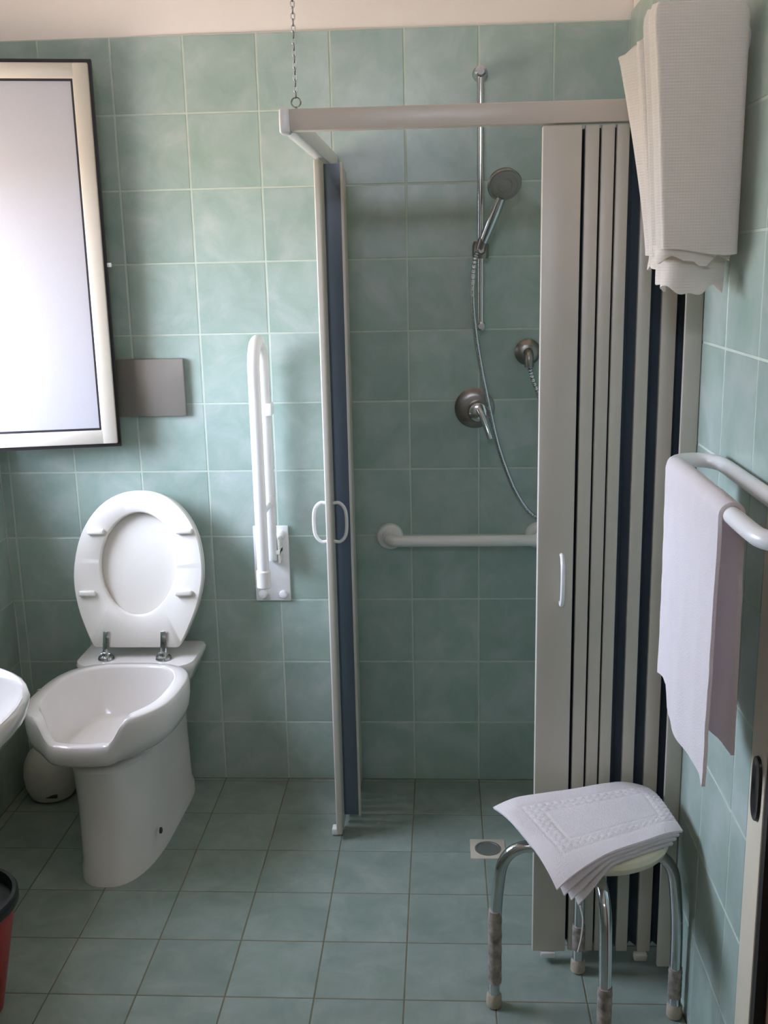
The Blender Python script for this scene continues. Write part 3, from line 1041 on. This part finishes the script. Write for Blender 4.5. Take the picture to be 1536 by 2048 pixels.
obj('hem', flap([(-.020, -1.175), (-.080, -1.190), (-.132, -1.186), (-.140, -1.150), (-.130, -1.110)], 1.572, 1.60, .006), 'waffle', bt)
obj('hem', flap([(-.120, -1.10), (-.125, -1.05), (-.114, -.99), (-.112, -.962)], 1.562, 1.60, .006), 'waffle', bt)

# ------------------------------------------------------------------ stool
SX, SY = -.212, -1.045
st = thing('stool', (SX, SY, 0), 'round bath stool with taped chrome legs beside the right wall', 'stool')
obj('seat', lathe(BM(), [(.02, .400), (.10, .402), (.118, .408), (.134, .420), (.138, .432), (.135, .442), (.12, .447), (.05, .448)], 44, 'Z', (SX + .022, SY - .012, 0)), 'stoolseat', st)
legs = [(-.192, .012), (.190, -.012), (.012, -.190), (.004, .132)]
for i, (dx, dy) in enumerate(legs):
    d = Vector((dx, dy, 0))
    u = d.normalized()
    R0 = d.length
    p = [Vector((SX, SY, .388)) + u * .02, Vector((SX, SY, .392)) + u * (R0 - .02), Vector((SX, SY, .25)) + u * (R0 - .003), Vector((SX, SY, .02)) + u * R0]
    pth = fillet(p, .085, 10)
    lg = obj('leg', tube(BM(), pth, .0125, 14), 'chrome', st)
    b = Vector((SX, SY, 0)) + u * R0
    obj('foot', lathe(BM(), [(.0145, .0005), (.017, .004), (.0165, .026), (.0135, .032)], 16, 'Z', (b.x, b.y, 0)), 'beige', lg)
    tp = Vector((SX, SY, .0)) + u * (R0 - .0015)
    z0, z1 = ((.06, .235), (.05, .12), (.10, .205), (.06, .12))[i]
    pts = [Vector((tp.x, tp.y, z0 + (z1 - z0) * k / 14)) for k in range(15)]
    bm = tube(BM(), pts, lambda t: .0145 + .0012 * math.sin(t * 31) + .0006 * math.sin(t * 57), 14)
    obj('tape_wrap', bm, 'tape', lg)
obj('seat_bracket', lathe(BM(), [(.05, .376), (.06, .379), (.06, .401), (.05, .404)], 24, 'Z', (SX, SY, 0)), 'dullchrome', st)

# folded towel on the stool
ft = thing('folded_towel', (SX, SY, .45), 'folded white terry bath mat lying on the stool', 'towel')
A_, B_, C_, D_ = Vector((-.405, -1.000, 0)), Vector((-.068, -.893, 0)), Vector((-.034, -1.100, 0)), Vector((-.300, -1.262, 0))
def bil(s, t):
    return (A_ * (1 - s) + B_ * s) * (1 - t) + (D_ * (1 - s) + C_ * s) * t
def droop(p):
    r = (p - Vector((SX, SY, 0))).length
    e = max(0.0, r - .150)
    return -1.9 * e * e * 2.2 - .10 * e
def relief(s, t):
    """woven border: two raised lines and a meander between them"""
    m = min(s * .36, t * .27 + .006, (1 - s) * .36 + .05, (1 - t) * .27)
    h = 0.0
    for c0 in (.045, .082):
        h -= .0014 * math.exp(-((m - c0) / .0028) ** 2)
    if .050 < m < .077:
        h += .0009 * (1 if (math.sin(s * 120) * math.sin(t * 95) > 0) else -1)
    return h
NL = 4
for L_ in range(NL):
    nI, nJ = (96, 76) if L_ == 0 else (30, 26)
    rows = []
    for i in range(nI + 1):
        s = i / nI
        row = []
        for j in range(nJ + 1):
            t = j / nJ
            # lower layers are shifted a little and fan out at the drooping near-left corner
            s2 = s * (1 - .03 * L_) + .022 * L_ * (1 - t)
            t2 = t * (1 + .010 * L_) - .0 * L_
            p = bil(s2 + .05 * L_ * smooth(.5, 1, t) * smooth(.6, 0, s), t2)
            corner = smooth(.45, 0.0, s) * smooth(.55, 1.0, t)
            z = .4705 - .0062 * L_ + droop(p) * (1 + .12 * L_) - corner * .012 * L_ * 1.0
            z += (relief(s, t) if L_ == 0 else 0)
            z += .0022 * noise.noise(Vector((p.x * 14, p.y * 14, L_ * 3.1)))
            row.append((p.x, p.y, z))
        rows.append(row)
    obj('layer', sheet(BM(), rows, .0050), 'terry', ft, angle=70)
dpt = bil(.12, 1.0)
th0 = Vector((dpt.x + .015, dpt.y + .004, .385))
obj('loose_thread', tube(BM(), spline([th0, th0 + Vector((.006, 0, -.03)), th0 + Vector((.004, .002, -.07)), th0 + Vector((-.002, 0, -.10))], 8), .0014, 6), 'terry', ft)
